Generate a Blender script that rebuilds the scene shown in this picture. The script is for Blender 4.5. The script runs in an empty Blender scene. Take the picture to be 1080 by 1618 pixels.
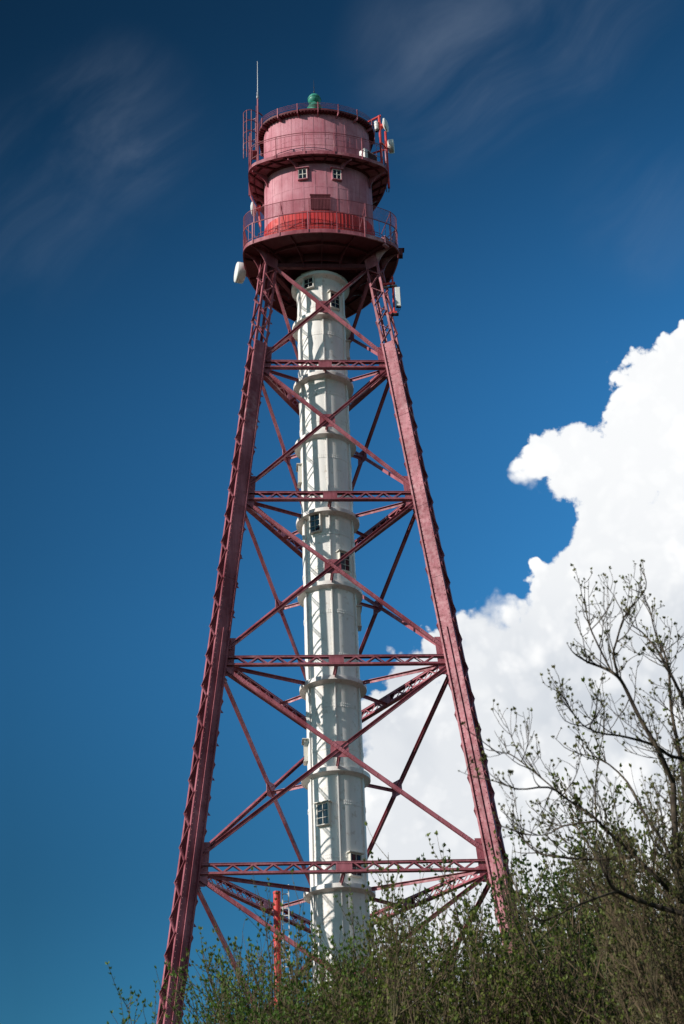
import bpy, math, random
import numpy as np
from mathutils import Vector, Matrix
PI = math.pi
SC = bpy.context.scene
COL = SC.collection
R = math.radians

# ------------------------------------------------------------------ camera
CAM_H = 1.7
cd = bpy.data.cameras.new("camera"); cam = bpy.data.objects.new("camera", cd); COL.objects.link(cam); SC.camera = cam
pitch, roll, yaw = 0.5224, -0.0372, 0.0109
cp, sp = math.cos(pitch), math.sin(pitch)
fw = Vector((math.sin(yaw)*cp, math.cos(yaw)*cp, sp)); rt = Vector((math.cos(yaw), -math.sin(yaw), 0)); up = rt.cross(fw)
c_, s_ = math.cos(roll), math.sin(roll)
rt, up = c_*rt + s_*up, -s_*rt + c_*up
m3 = Matrix((rt, up, -fw)).transposed()
cam.matrix_world = Matrix.Translation((0, -65.06, CAM_H)) @ m3.to_4x4()
cd.sensor_fit = 'VERTICAL'; cd.sensor_height = 36.0; cd.sensor_width = 24.0
cd.lens = 36.0*2439/1618
cd.clip_start = 0.1; cd.clip_end = 20000
cd.dof.use_dof = True; cd.dof.focus_distance = 75; cd.dof.aperture_fstop = 5.6

# ------------------------------------------------------------------ light and sky
SUN_EL, SUN_AZ = R(24), R(-117)          # azimuth measured from +Y, clockwise
sdir = Vector((math.sin(SUN_AZ)*math.cos(SUN_EL), math.cos(SUN_AZ)*math.cos(SUN_EL), math.sin(SUN_EL)))
sl = bpy.data.lights.new("sun", 'SUN'); sl.energy = 4.9; sl.angle = R(0.53); sl.color = (1.0, 0.94, 0.86)
so = bpy.data.objects.new("sun", sl); COL.objects.link(so); so.rotation_euler = sdir.to_track_quat('Z', 'Y').to_euler(); so.location = (-60, -40, 90)

vs = SC.view_settings; vs.view_transform = 'Standard'; vs.look = 'None'; vs.exposure = 0.12; vs.gamma = 1.0

W = bpy.data.worlds.new("World"); SC.world = W; W.use_nodes = True
wn = W.node_tree; wn.nodes.clear()
def N(tree, t, **kw):
    n = tree.nodes.new(t)
    for k, v in kw.items():
        if k.startswith('i_'): n.inputs[k[2:].replace('_', ' ')].default_value = v
        elif isinstance(k, str): setattr(n, k, v)
    return n
class G:
    """small helper to chain shader maths"""
    def __init__(s, tree): s.t = tree
    def _in(s, sock, v):
        if hasattr(v, 'is_output') or isinstance(v, bpy.types.NodeSocket): s.t.links.new(v, sock)
        else: sock.default_value = v
    def m(s, op, a, b=0.0, c=0.0, clamp=False):
        n = s.t.nodes.new('ShaderNodeMath'); n.operation = op; n.use_clamp = clamp
        s._in(n.inputs[0], a); s._in(n.inputs[1], b); s._in(n.inputs[2], c); return n.outputs[0]
    def v(s, op, a, b=(0, 0, 0), scale=1.0):
        n = s.t.nodes.new('ShaderNodeVectorMath'); n.operation = op
        s._in(n.inputs[0], a); s._in(n.inputs[1], b)
        if op == 'SCALE': s._in(n.inputs['Scale'], scale)
        return n.outputs['Value'] if op in ('DOT_PRODUCT', 'DISTANCE', 'LENGTH') else n.outputs['Vector']
    def xyz(s, x, y, z):
        n = s.t.nodes.new('ShaderNodeCombineXYZ')
        for i, q in enumerate((x, y, z)): s._in(n.inputs[i], q)
        return n.outputs[0]
    def noise(s, vec, scale, detail=4, rough=0.5, dist=0.0, color=False, dim='3D'):
        n = s.t.nodes.new('ShaderNodeTexNoise'); n.noise_dimensions = dim
        s._in(n.inputs['Vector'], vec); s._in(n.inputs['Scale'], scale); s._in(n.inputs['Detail'], detail)
        s._in(n.inputs['Roughness'], rough); s._in(n.inputs['Distortion'], dist)
        return n.outputs['Color' if color else 'Fac']
    def voro(s, vec, scale, detail=0, rough=.5, smooth=0.3):
        n = s.t.nodes.new('ShaderNodeTexVoronoi'); n.feature = 'SMOOTH_F1'
        s._in(n.inputs['Vector'], vec); s._in(n.inputs['Scale'], scale); s._in(n.inputs['Detail'], detail)
        s._in(n.inputs['Roughness'], rough); s._in(n.inputs['Smoothness'], smooth); return n.outputs['Distance']
    def sstep(s, x, a, b, lo=0.0, hi=1.0):
        n = s.t.nodes.new('ShaderNodeMapRange'); n.interpolation_type = 'SMOOTHSTEP'
        s._in(n.inputs['Value'], x); s._in(n.inputs['From Min'], a); s._in(n.inputs['From Max'], b)
        s._in(n.inputs['To Min'], lo); s._in(n.inputs['To Max'], hi); return n.outputs['Result']
    def mix(s, f, a, b, blend='MIX'):
        n = s.t.nodes.new('ShaderNodeMix'); n.data_type = 'RGBA'; n.blend_type = blend
        s._in(n.inputs[0], f); s._in(n.inputs[6], a); s._in(n.inputs[7], b); return n.outputs[2]

def build_world():
    g = G(wn)
    sky = wn.nodes.new('ShaderNodeTexSky'); sky.sky_type = 'NISHITA'; sky.sun_disc = False
    sky.sun_elevation = SUN_EL; sky.sun_rotation = SUN_AZ % (2*PI); sky.altitude = 0; sky.air_density = 1.0; sky.dust_density = 0.3; sky.ozone_density = 2.0
    # a polarised, deep blue sky
    gm = wn.nodes.new('ShaderNodeGamma'); wn.links.new(sky.outputs[0], gm.inputs[0]); gm.inputs[1].default_value = SKY_GAMMA
    blue = g.mix(1.0, gm.outputs[0], SKY_TINT, 'MULTIPLY')
    tc = wn.nodes.new('ShaderNodeTexCoord'); d = tc.outputs['Generated']
    # sky chart round a fixed compass bearing: u to the east, w is height
    a0, e0 = R(0.6), R(29.9)
    F = (math.sin(a0)*math.cos(e0), math.cos(a0)*math.cos(e0), math.sin(e0)); E_ = (math.cos(a0), -math.sin(a0), 0)
    U = tuple(Vector(E_).cross(Vector(F)))
    df = g.m('MAXIMUM', g.v('DOT_PRODUCT', d, F), 0.02)
    u = g.m('DIVIDE', g.v('DOT_PRODUCT', d, E_), df); w = g.m('DIVIDE', g.v('DOT_PRODUCT', d, U), df)
    infront = g.sstep(g.v('DOT_PRODUCT', d, F), 0.15, 0.4)
    q = g.xyz(u, w, 0.0)
    # polariser and lens vignette painted as a sky gradient, brighter towards the big cloud
    sky_grad = g.m('MULTIPLY', g.sstep(w, .36, .03, .72, 1.72), g.sstep(w, -.05, -.26, 1.0, .62))
    sky_grad = g.m('MULTIPLY', sky_grad, g.m('ADD', 1.0, g.m('MULTIPLY', g.m('MINIMUM', g.m('MAXIMUM', g.m('ADD', u, .14), -.08), .40), 2.2)))
    sky_grad = g.m('ADD', 1.0, g.m('MULTIPLY', g.m('SUBTRACT', sky_grad, 1.0), infront))
    blue = g.mix(1.0, blue, g.xyz(sky_grad, sky_grad, sky_grad), 'MULTIPLY')
    # cumulus: a pile of round towers with a billowing edge
    q1 = g.v('ADD', q, g.v('SCALE', g.v('SUBTRACT', g.noise(q, 9, 2, .5, color=True), (.5, .5, .5)), scale=0.026))
    q2 = g.v('ADD', q1, g.v('SCALE', g.v('SUBTRACT', g.noise(q, 34, 3, .6, color=True), (.5, .5, .5)), scale=0.013))
    dist = None
    for (x, y, r) in CLOUD:
        dd = g.m('SUBTRACT', g.v('DISTANCE', q2, (x, y, 0.0)), r)
        dist = dd if dist is None else g.m('SMOOTH_MIN', dist, dd, 0.012)
    bil = g.voro(q1, 26, 3, .55, .35)
    fine = g.noise(q, 110, 4, .6)
    edge = g.m('ADD', dist, g.m('MULTIPLY', g.m('MINIMUM', g.m('SUBTRACT', bil, .62), .40), 0.026))
    edge = g.m('ADD', edge, g.m('MULTIPLY', g.m('SUBTRACT', fine, .5), 0.012))
    soft = g.sstep(g.noise(q, 14, 2, .5), .48, .72, .0022, .015)
    alpha = g.sstep(g.m('MULTIPLY', edge, -1.0), g.m('MULTIPLY', soft, -1.0), g.m('MULTIPLY', soft, 0.6))
    # grey shading painted into the cloud: soft folds, creases between towers, greyer low down
    thick = g.noise(g.v('ADD', q1, (3.1, 1.7, 0.4)), 6.5, 4, .5, .3)
    core = g.sstep(thick, .47, .66)
    low = g.sstep(w, 0.06, -0.18, .42, .95)
    bil2 = g.voro(g.v('ADD', q2, (.31, .17, 0)), 58, 2, .5, .45)
    crease = g.m('ADD', g.m('MULTIPLY', g.sstep(bil, .46, .95), .52), g.m('MULTIPLY', g.sstep(bil2, .5, .95), .18))
    grey = g.m('MULTIPLY', g.m('ADD', g.m('MULTIPLY', core, .55), crease), low, clamp=True)
    white = g.mix(grey, (1.0/WS, 1.0/WS, 0.995/WS, 1), (0.60/WS, 0.64/WS, 0.695/WS, 1))
    # high thin cirrus
    qa = g.xyz(g.m('ADD', g.m('MULTIPLY', u, 2.6), g.m('MULTIPLY', w, 2.0)), g.m('SUBTRACT', g.m('MULTIPLY', w, 7.5), g.m('MULTIPLY', u, 6.0)), 0.0); qa = g.v('ADD', qa, g.v('SCALE', g.noise(q, 5, 2, .5, color=True), scale=1.0))
    ci = g.noise(qa, 1.0, 6, .6, .25)
    zone = None
    for (x, y, r, amp) in CIRRUS:
        z = g.m('MULTIPLY', g.sstep(g.v('DISTANCE', q1, (x, y, 0)), r, r*.15), amp)
        zone = z if zone is None else g.m('MAXIMUM', zone, z)
    cir = g.m('MULTIPLY', g.m('MULTIPLY', g.sstep(ci, .36, .86), zone), infront)
    col = g.mix(cir, blue, (0.30/WS, 0.36/WS, 0.46/WS, 1))
    # unseen cumulus behind the viewer, added and brightened as neutral fill light
    sz = g.m('ADD', g.m('MAXIMUM', g.v('DOT_PRODUCT', d, (0, 0, 1)), 0.0), 0.22)
    qp = g.v('DIVIDE', d, g.xyz(sz, sz, sz))
    oth = g.m('MULTIPLY', g.sstep(g.noise(qp, 1.3, 4, .55), .53, .64), g.sstep(g.v('DOT_PRODUCT', d, F), 0.55, 0.35))
    oth = g.m('MULTIPLY', oth, g.sstep(g.v('DOT_PRODUCT', d, (0, 0, 1)), 0.0, 0.08))
    col = g.mix(oth, col, (0.92/WS, 0.89/WS, 0.85/WS, 1))
    col = g.mix(g.m('MULTIPLY', alpha, infront), col, white)
    bg = wn.nodes.new('ShaderNodeBackground'); bg.inputs['Strength'].default_value = WS
    wn.links.new(col, bg.inputs['Color'])
    out = wn.nodes.new('ShaderNodeOutputWorld'); wn.links.new(bg.outputs[0], out.inputs['Surface'])
WS = 0.1
SKY_GAMMA = 1.4
SKY_TINT = (0.108, 0.305, 0.34, 1)
def px(x, y): return ((x-540)/2439, (809-y)/2439)
CLOUD = [px(x, y)+(r/2439,) for (x, y, r) in (
    (1110, 630, 120), (1012, 585, 42), (1065, 725, 95), (750, 1065, 75), (810, 1090, 100), (1040, 610, 62), (1010, 690, 72), (870, 715, 52), (920, 720, 62), (850, 755, 36), (900, 770, 55), (980, 770, 95), (960, 850, 66), (1000, 900, 110), (905, 960, 62),
    (760, 1010, 55), (800, 1030, 60), (860, 1040, 100), (700, 1055, 58), (640, 1085, 62), (1000, 1060, 220), (600, 1150, 75), (600, 1260, 110), (700, 1220, 160), (850, 1280, 250), (1000, 1350, 300), (590, 1380, 95),
    (760, 1560, 300), (1080, 1100, 300), (1300, 900, 300), (1500, 1200, 500))]
CIRRUS = [px(205, 190)+(190/2439, .34), px(60, 300)+(240/2439, .20), px(760, 100)+(230/2439, .30), px(950, 40)+(220/2439, .24), px(1030, 340)+(160/2439, .22), px(470, 1400)+(70/2439, .5)]
build_world()
W.cycles.sampling_method = 'MANUAL'; W.cycles.sample_map_resolution = 256

# ------------------------------------------------------------------ materials
def material(name, base, rough=.5, spec=.35, metal=0.0, build=None):
    m = bpy.data.materials.new(name); m.use_nodes = True; t = m.node_tree
    b = t.nodes['Principled BSDF']; b.inputs['Base Color'].default_value = (*base, 1); b.inputs['Roughness'].default_value = rough
    b.inputs['Specular IOR Level'].default_value = spec; b.inputs['Metallic'].default_value = metal
    if build: build(t, G(t), b)
    return m
def painted(faded, deep, rust, streak=True, amt=.5, sc=1.0, dirt=.25, bump=.0, thr=.86, chalk=None, runs=0.0):
    def f(t, g, b):
        o = t.nodes.new('ShaderNodeTexCoord').outputs['Object']
        n1 = g.noise(o, .55*sc, 5, .6); n2 = g.noise(g.v('MULTIPLY', o, (4.0*sc, 4.0*sc, .35*sc)), 1.0, 5, .65); n3 = g.noise(o, 4*sc, 5, .6)
        mixf = g.m('ADD', g.m('MULTIPLY', g.sstep(n1, .34, .68), .6), g.m('MULTIPLY', g.sstep(n2, .40, .70), .4 if streak else .1))
        c = g.mix(g.m('MULTIPLY', mixf, amt*2, clamp=True), (*deep, 1), (*faded, 1))
        if chalk:
            ch = g.m('MULTIPLY', g.sstep(g.noise(g.v('ADD', o, (7, 3, 1)), .42*sc, 5, .62), .60, .74), .75); c = g.mix(ch, c, (*chalk, 1))
        ru = g.m('MULTIPLY', g.sstep(g.m('ADD', n3, g.m('MULTIPLY', n2, .5)), thr, thr+.13), dirt)
        c = g.mix(ru, c, (*rust, 1))
        if runs:
            rn = g.noise(g.v('MULTIPLY', o, (11, 11, .55)), 1.0, 4, .6); c = g.mix(g.m('MULTIPLY', g.m('MULTIPLY', g.sstep(rn, .56, .72), g.sstep(n1, .40, .60)), runs), c, (*rust, 1))
        t.links.new(c, b.inputs['Base Color'])
        t.links.new(g.sstep(n3, .3, .7, .42, .68), b.inputs['Roughness'])
        if bump:
            bn = t.nodes.new('ShaderNodeBump'); bn.inputs['Strength'].default_value = bump; bn.inputs['Distance'].default_value = .03
            t.links.new(n1, bn.inputs['Height']); t.links.new(bn.outputs[0], b.inputs['Normal'])
    return f
M = {}
M['steel'] = material('faded_red_steel_paint', (.2, .05, .06), .5, .4, build=painted((.44, .145, .178), (.19, .034, .048), (.10, .035, .022), amt=.55, sc=1.1, dirt=.5, chalk=(.62, .36, .38), runs=.35))
M['drum'] = material('weathered_pink_drum_paint', (.3, .1, .12), .6, .3, build=painted((.55, .25, .295), (.38, .112, .146), (.22, .05, .055), amt=.6, runs=.4, sc=1.0, dirt=.3, bump=.12))
M['soffit'] = material('dark_red_paint_with_shade', (.14, .03, .035), .6, .3, build=painted((.15, .036, .044), (.09, .018, .024), (.05, .02, .02), amt=.5, sc=1.5))  # dark red parts; tone lowered to paint in shade under the lower gallery
M['redband'] = material('fresh_red_paint', (.5, .05, .04), .5, .4, build=painted((.62, .06, .055), (.45, .028, .032), (.3, .04, .04), amt=.5, sc=2.0, dirt=.3))
M['redpipe'] = material('bright_red_pipe_paint', (.45, .05, .045), .45, .4, build=painted((.60, .06, .05), (.48, .032, .032), (.2, .03, .03), amt=.5, sc=2.0))
M['white'] = material('white_tower_paint', (.75, .74, .7), .55, .35, build=painted((.83, .805, .775), (.72, .695, .665), (.38, .27, .18), amt=.55, sc=.8, dirt=.36, thr=.82, runs=.26, bump=.35))
M['cream'] = material('cream_window_paint', (.62, .60, .54), .5, .4, build=painted((.72, .70, .64), (.55, .52, .46), (.3, .2, .12), amt=.5, sc=2))
M['glass'] = material('dark_window_glass', (.012, .016, .022), .06, .6)
M['green'] = material('verdigris_green_paint', (.03, .24, .17), .45, .4, build=painted((.07, .36, .26), (.02, .20, .145), (.02, .08, .06), amt=.5, sc=3))
M['plastic'] = material('white_antenna_plastic', (.74, .74, .72), .4, .4, build=painted((.78, .78, .76), (.66, .66, .64), (.4, .38, .34), amt=.5, sc=2, dirt=.2))
M['grey'] = material('grey_galvanised_metal', (.35, .35, .36), .45, .5, .6)
M['dark'] = material('dark_grille_metal', (.03, .03, .032), .55, .4)
M['concrete'] = material('grey_concrete', (.36, .34, .31), .85, .2, build=painted((.42, .40, .37), (.28, .27, .25), (.14, .13, .1), amt=.5, sc=1.5))
def bark_f(t, g, b):
    o = t.nodes.new('ShaderNodeTexCoord').outputs['Object']
    n = g.noise(g.v('MULTIPLY', o, (9, 9, 2.5)), 1, 5, .6); n2 = g.noise(o, 1.1, 3, .5)
    c = g.mix(g.sstep(n, .35, .68), (.042, .031, .019, 1), (.165, .12, .075, 1)); c = g.mix(g.m('MULTIPLY', g.sstep(n2, .5, .7), .5), c, (.10, .11, .055, 1))
    t.links.new(c, b.inputs['Base Color'])
M['bark'] = material('brown_grey_bark', (.11, .085, .06), .85, .15, build=bark_f)
def darkbark_f(t, g, b):
    o = t.nodes.new('ShaderNodeTexCoord').outputs['Object']
    n = g.noise(g.v('MULTIPLY', o, (14, 14, 5)), 1, 5, .6)
    t.links.new(g.mix(g.sstep(n, .38, .68), (.026, .020, .016, 1), (.105, .082, .06, 1)), b.inputs['Base Color'])
M['darkbark'] = material('dark_brown_bark', (.06, .045, .035), .85, .15, build=darkbark_f)
def leaf_mat(name, cols, trans=.35):
    def f(t, g, b):
        oi = t.nodes.new('ShaderNodeNewGeometry').outputs['Random Per Island']
        cr = t.nodes.new('ShaderNodeValToRGB'); t.links.new(oi, cr.inputs[0]); e = cr.color_ramp.elements
        e[0].position = 0; e[0].color = (*cols[0], 1); e[1].position = 1; e[1].color = (*cols[-1], 1)
        for i, c in enumerate(cols[1:-1]): k = e.new((i+1)/(len(cols)-1)); k.color = (*c, 1)
        t.links.new(cr.outputs[0], b.inputs['Base Color'])
        tr = t.nodes.new('ShaderNodeBsdfTranslucent'); t.links.new(cr.outputs[0], tr.inputs[0])
        mx = t.nodes.new('ShaderNodeMixShader'); mx.inputs[0].default_value = trans
        t.links.new(b.outputs[0], mx.inputs[1]); t.links.new(tr.outputs[0], mx.inputs[2])
        t.links.new(mx.outputs[0], t.nodes['Material Output'].inputs['Surface'])
    return material(name, cols[0], .55, .25, build=f)
M['leaf'] = leaf_mat('olive_spring_leaves', [(.05, .075, .012), (.095, .135, .02), (.145, .185, .032), (.12, .115, .03)])
M['leafg'] = leaf_mat('green_willow_leaves', [(.045, .095, .014), (.085, .16, .022), (.13, .21, .038)])
M['leafd'] = leaf_mat('dark_green_leaves', [(.028, .055, .012), (.05, .09, .018), (.085, .125, .026)])
M['bud'] = leaf_mat('olive_bud_leaves', [(.09, .10, .028), (.13, .145, .04), (.16, .16, .06), (.10, .08, .035)], .3)
def grass_f(t, g, b):
    o = t.nodes.new('ShaderNodeTexCoord').outputs['Object']
    c = g.mix(g.sstep(g.noise(o, .12, 6, .6), .35, .65), (.030, .034, .016, 1), (.052, .054, .028, 1)); c = g.mix(g.sstep(g.noise(o, 6, 4, .6), .45, .7), c, (.06, .053, .037, 1))
    t.links.new(c, b.inputs['Base Color'])
M['ground'] = material('meadow_grass_ground', (.06, .08, .025), .9, .1, build=grass_f)

# ------------------------------------------------------------------ mesh helpers
class MB:
    def __init__(s): s.v = []; s.f = []
    def add(s, vs_, fs):
        n = len(s.v); s.v += [tuple(q) for q in vs_]; s.f += [tuple(i+n for i in q) for q in fs]; return s
    def beam(s, p0, p1, w, h, upv=(0, 0, 1), off=(0, 0)):
        p0, p1 = Vector(p0), Vector(p1); t = (p1-p0).normalized(); sd = t.cross(Vector(upv))
        if sd.length < 1e-6: sd = t.cross(Vector((1, 0, 0)))
        sd.normalize(); u = sd.cross(t); o = sd*off[0]+u*off[1]; vs_ = []
        for p in (p0, p1):
            for a, b in ((-1, -1), (1, -1), (1, 1), (-1, 1)): vs_.append(p+o+sd*(a*w/2)+u*(b*h/2))
        return s.add(vs_, [(3, 2, 1, 0), (4, 5, 6, 7), (0, 1, 5, 4), (1, 2, 6, 5), (2, 3, 7, 6), (3, 0, 4, 7)])
    def box(s, c, sz, rz=0.0):
        c = Vector(c); cz, sn = math.cos(rz), math.sin(rz); vs_ = []
        for z in (-1, 1):
            for x, y in ((-1, -1), (1, -1), (1, 1), (-1, 1)):
                X, Y = x*sz[0]/2, y*sz[1]/2; vs_.append((c.x+X*cz-Y*sn, c.y+X*sn+Y*cz, c.z+z*sz[2]/2))
        return s.add(vs_, [(3, 2, 1, 0), (4, 5, 6, 7), (0, 1, 5, 4), (1, 2, 6, 5), (2, 3, 7, 6), (3, 0, 4, 7)])
    def tube(s, pts, r, n=8, cap=True, closed=False):
        pts = [Vector(p) for p in pts]; k = len(pts); r = r if hasattr(r, '__len__') else [r]*k; base = len(s.v); pu = None
        for i, p in enumerate(pts):
            a = pts[(i-1) % k] if closed else pts[max(i-1, 0)]; b = pts[(i+1) % k] if closed else pts[min(i+1, k-1)]
            t = (b-a).normalized()
            if pu is None: pu = t.orthogonal().normalized()
            pu = (pu - t*pu.dot(t)); pu = pu.normalized() if pu.length > 1e-6 else t.orthogonal().normalized()
            w = t.cross(pu)
            for j in range(n):
                an = 2*PI*j/n; s.v.append(tuple(p+(pu*math.cos(an)+w*math.sin(an))*r[i]))
        for i in range(k if closed else k-1):
            for j in range(n):
                a = base+i*n+j; b = base+i*n+(j+1) % n; c = base+((i+1) % k)*n+(j+1) % n; d = base+((i+1) % k)*n+j
                s.f.append((a, b, c, d))
        if cap and not closed:
            s.f.append(tuple(base+j for j in reversed(range(n)))); s.f.append(tuple(base+(k-1)*n+j for j in range(n)))
        return s
    def lathe(s, prof, n=48, c=(0, 0, 0), axis=None):
        base = len(s.v); q = Vector(axis).to_track_quat('Z', 'Y') if axis else None; c = Vector(c)
        for (r, z) in prof:
            for j in range(n):
                a = 2*PI*j/n; p = Vector((r*math.cos(a), r*math.sin(a), z)); s.v.append(tuple(c+(q @ p if q else p)))
        for i in range(len(prof)-1):
            for j in range(n):
                s.f.append((base+i*n+j, base+i*n+(j+1) % n, base+(i+1)*n+(j+1) % n, base+(i+1)*n+j))
        return s
    def loops(s, lp, closed_rows=True):
        """skin between closed rows of points"""
        base = len(s.v); n = len(lp[0])
        for row in lp: s.v += [tuple(p) for p in row]
        for i in range(len(lp)-1):
            for j in range(n): s.f.append((base+i*n+j, base+i*n+(j+1) % n, base+(i+1)*n+(j+1) % n, base+(i+1)*n+j))
        return s
    def plate(s, poly, thick, nrm):
        nrm = Vector(nrm).normalized()*thick/2; n = len(poly); a = [Vector(p)+nrm for p in poly]; b = [Vector(p)-nrm for p in poly]
        return s.add(a+b, [tuple(range(n)), tuple(reversed(range(n, 2*n)))]+[(i, i+n, (i+1) % n+n, (i+1) % n) for i in range(n)])
    def rivet(s, p, nrm, r=.024, h=.018):
        nrm = Vector(nrm).normalized(); a = nrm.orthogonal().normalized(); b = nrm.cross(a); p = Vector(p)
        return s.add([p+a*r, p+b*r, p-a*r, p-b*r, p+nrm*h], [(0, 1, 4), (1, 2, 4), (2, 3, 4), (3, 0, 4)])
    def build(s, name, mat, parent=None, smooth=False, recalc=True):
        me = bpy.data.meshes.new(name); me.from_pydata(s.v, [], s.f); me.materials.append(mat)
        if recalc:
            import bmesh
            bm = bmesh.new(); bm.from_mesh(me); bmesh.ops.recalc_face_normals(bm, faces=bm.faces); bm.to_mesh(me); bm.free()
        if smooth:
            me.polygons.foreach_set('use_smooth', [True]*len(me.polygons))
            try: me.set_sharp_from_angle(angle=R(40))
            except Exception: pass
        me.update(); o = bpy.data.objects.new(name, me); COL.objects.link(o)
        if parent: o.parent = parent
        return o
def copyo(o, parent=None, loc=None, rz=None, kids=True):
    c = o.copy(); COL.objects.link(c)
    if parent is not None: c.parent = parent
    if loc is not None: c.location = loc
    if rz is not None: c.rotation_euler = (0, 0, rz)
    if kids:
        for ch in [k for k in o.children]: copyo(ch, c)
    return c
def empty(name, loc=(0, 0, 0), rz=0):
    o = bpy.data.objects.new(name, None); COL.objects.link(o); o.location = loc; o.rotation_euler = (0, 0, rz); o.empty_display_size = .3; return o
def tag(o, label=None, cat=None, group=None, kind=None):
    for k, v in (('label', label), ('category', cat), ('group', group), ('kind', kind)):
        if v: o[k] = v
    return o

# ------------------------------------------------------------------ ground
gm_ = MB(); g_n = 60; ext = 6000
xs = [-ext, -1500, -400, -150, -60, -20, 20, 60, 150, 400, 1500, ext]
for i, y in enumerate(xs):
    for x in xs: gm_.v.append((x, y, 0.0))
for i in range(len(xs)-1):
    for j in range(len(xs)-1):
        k = i*len(xs)+j; gm_.f.append((k, k+1, k+1+len(xs), k+len(xs)))
tag(gm_.build('ground', M['ground'], recalc=False), kind='structure')

# ------------------------------------------------------------------ lighthouse
PSI = 0.06
root = empty('lighthouse', (0, 0, 0), PSI)
tag(root, 'tall three-legged red steel lattice lighthouse with white central tube and pink-red lantern house', 'lighthouse')
def rad(z): return 9.56-.1239*(z-CAM_H)
def Z(h): return h+CAM_H
TOPZ = Z(52.06)
LV = [Z(51.25), Z(44.8), Z(36.9), Z(28.2), Z(18.76), Z(8.5), 0.35]
def face_pt(z, side): r = rad(z); return Vector((side*r*math.sin(PI/3), -r*.5, z))
fn = Vector((0, -1, .062)).normalized()       # outward normal of the front face of the frame

# --- a leg at bearing 0 (towards -Y), copied round
def build_leg():
    b0, b1 = Vector((0, -rad(0.25), .25)), Vector((0, -rad(TOPZ), TOPZ)); t = (b1-b0).normalized(); v = Vector((0, -t.z, t.y)); u = Vector((1, 0, 0)); Ln = (b1-b0).length
    def P(s, a, b): return b0+t*s+u*a+v*b
    def s_of(z): return (z-b0.z)/t.z
    hw = .34
    m = MB()
    for a in (-1, 1):
        for b in (-1, 1):
            m.beam(P(0, a*(hw-.008), b*(hw-.055)), P(Ln, a*(hw-.008), b*(hw-.055)), .016, .11, v)
            m.beam(P(0, a*(hw-.062), b*(hw+.001)), P(Ln, a*(hw-.062), b*(hw+.001)), .016, .108, u)
    leg = m.build('leg', M['steel'], root)
    zs = Z(46.05)
    for a in (-1, 1):
        w = MB(); s1 = s_of(zs)
        w.beam(P(0, a*(hw+.010), 0), P(s1, a*(hw+.010), 0), .016, .69, v)
        w.beam(P(0, a*(hw+.058), -.25), P(s1, a*(hw+.058), -.25), .08, .022, v)
        # stiffening rib on the lower plates and splice plates with rivet rows
        w.beam(P(0, a*(hw+.055), .02), P(s_of(Z(29.7)), a*(hw+.055), .02), .075, .10, v)
        for zz in (Z(41.5), Z(44.0), Z(36.2), Z(32.3), Z(27.4), Z(23), Z(18), Z(13)):
            w.beam(P(s_of(zz)-.012, a*(hw+.024), 0), P(s_of(zz)+.012, a*(hw+.024), 0), .012, .68, v)
        for b in (-.17, .29):
            k = 0; s = .3
            while s < s1:
                w.rivet(P(s, a*(hw+.018), b), u*a, .030, .028); s += .24
        for zz in LV[1:6]:
            for ds in np.arange(-1.0, 1.2, .2):
                for b in (-.15, .15) if zz > Z(30) else (-.2, .22):
                    w.rivet(P(s_of(zz)+ds, a*(hw+.018), b), u*a)
        w.build('web_plate', M['steel'], leg)
    for b in (-1, 1):
        l = MB(); pit = .74; s = .6; k = 1
        while s+pit < Ln-.3:
            l.beam(P(s, -k*.31, b*(hw+.035)), P(s+pit, k*.31, b*(hw+.035)), .018, .085, v)
            l.beam(P(s, -k*.31, b*(hw+.055)), P(s+pit, k*.31, b*(hw+.055)), .075, .016, v, off=(0, -.0)) if False else None
            # outstanding flange of the angle bar
            d = (P(s+pit, k*.31, 0)-P(s, -k*.31, 0)).normalized(); n = v*b; sd = d.cross(n)
            if sd.dot(t) > 0: sd = -sd
            l.beam(P(s, -k*.31, b*(hw+.06))+sd*.036, P(s+pit, k*.31, b*(hw+.06))+sd*.036, .016, .06, n)
            s += pit; k = -k
        l.build('lacing', M['steel'], leg)
    for a in (-1, 1):
        l = MB(); s = s_of(zs)+.1; k = 1; pit = .62
        while s+pit < Ln-.9:
            l.beam(P(s, a*(hw+.016), -k*.29), P(s+pit, a*(hw+.016), k*.29), .014, .10, u)
            s += pit; k = -k
        l.beam(P(s, a*(hw+.012), 0), P(Ln-.05, a*(hw+.012), 0), .016, .69, v)
        l.build('side_lacing', M['steel'], leg)
    # climbing pegs on the inner corner
    s = 2.4; peg = None
    while s < Ln-2.0:
        if peg is None:
            pg = MB(); o0 = P(s, .35, -.36); pg.plate([Vector((0, 0, 0)), P(s+.16, .35, -.36)-o0, P(s+.02, .39, -.47)-o0], .012, u+v); peg = pg.build('climbing_peg', M['steel'], leg); peg.location = o0
        else: copyo(peg, leg, loc=P(s, .35, -.36))
        s += 1.56
    ft = MB(); ft.box((0, -rad(0)+.02, .16), (1.9, 1.9, .32)); ft.box((0, -rad(0), .36), (1.3, 1.3, .1))
    ft.build('footing', M['concrete'], leg)
    leg.rotation_euler = (0, 0, -PI/3)
    copyo(leg, root, rz=PI/3); copyo(leg, root, rz=PI)
build_leg()

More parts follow.
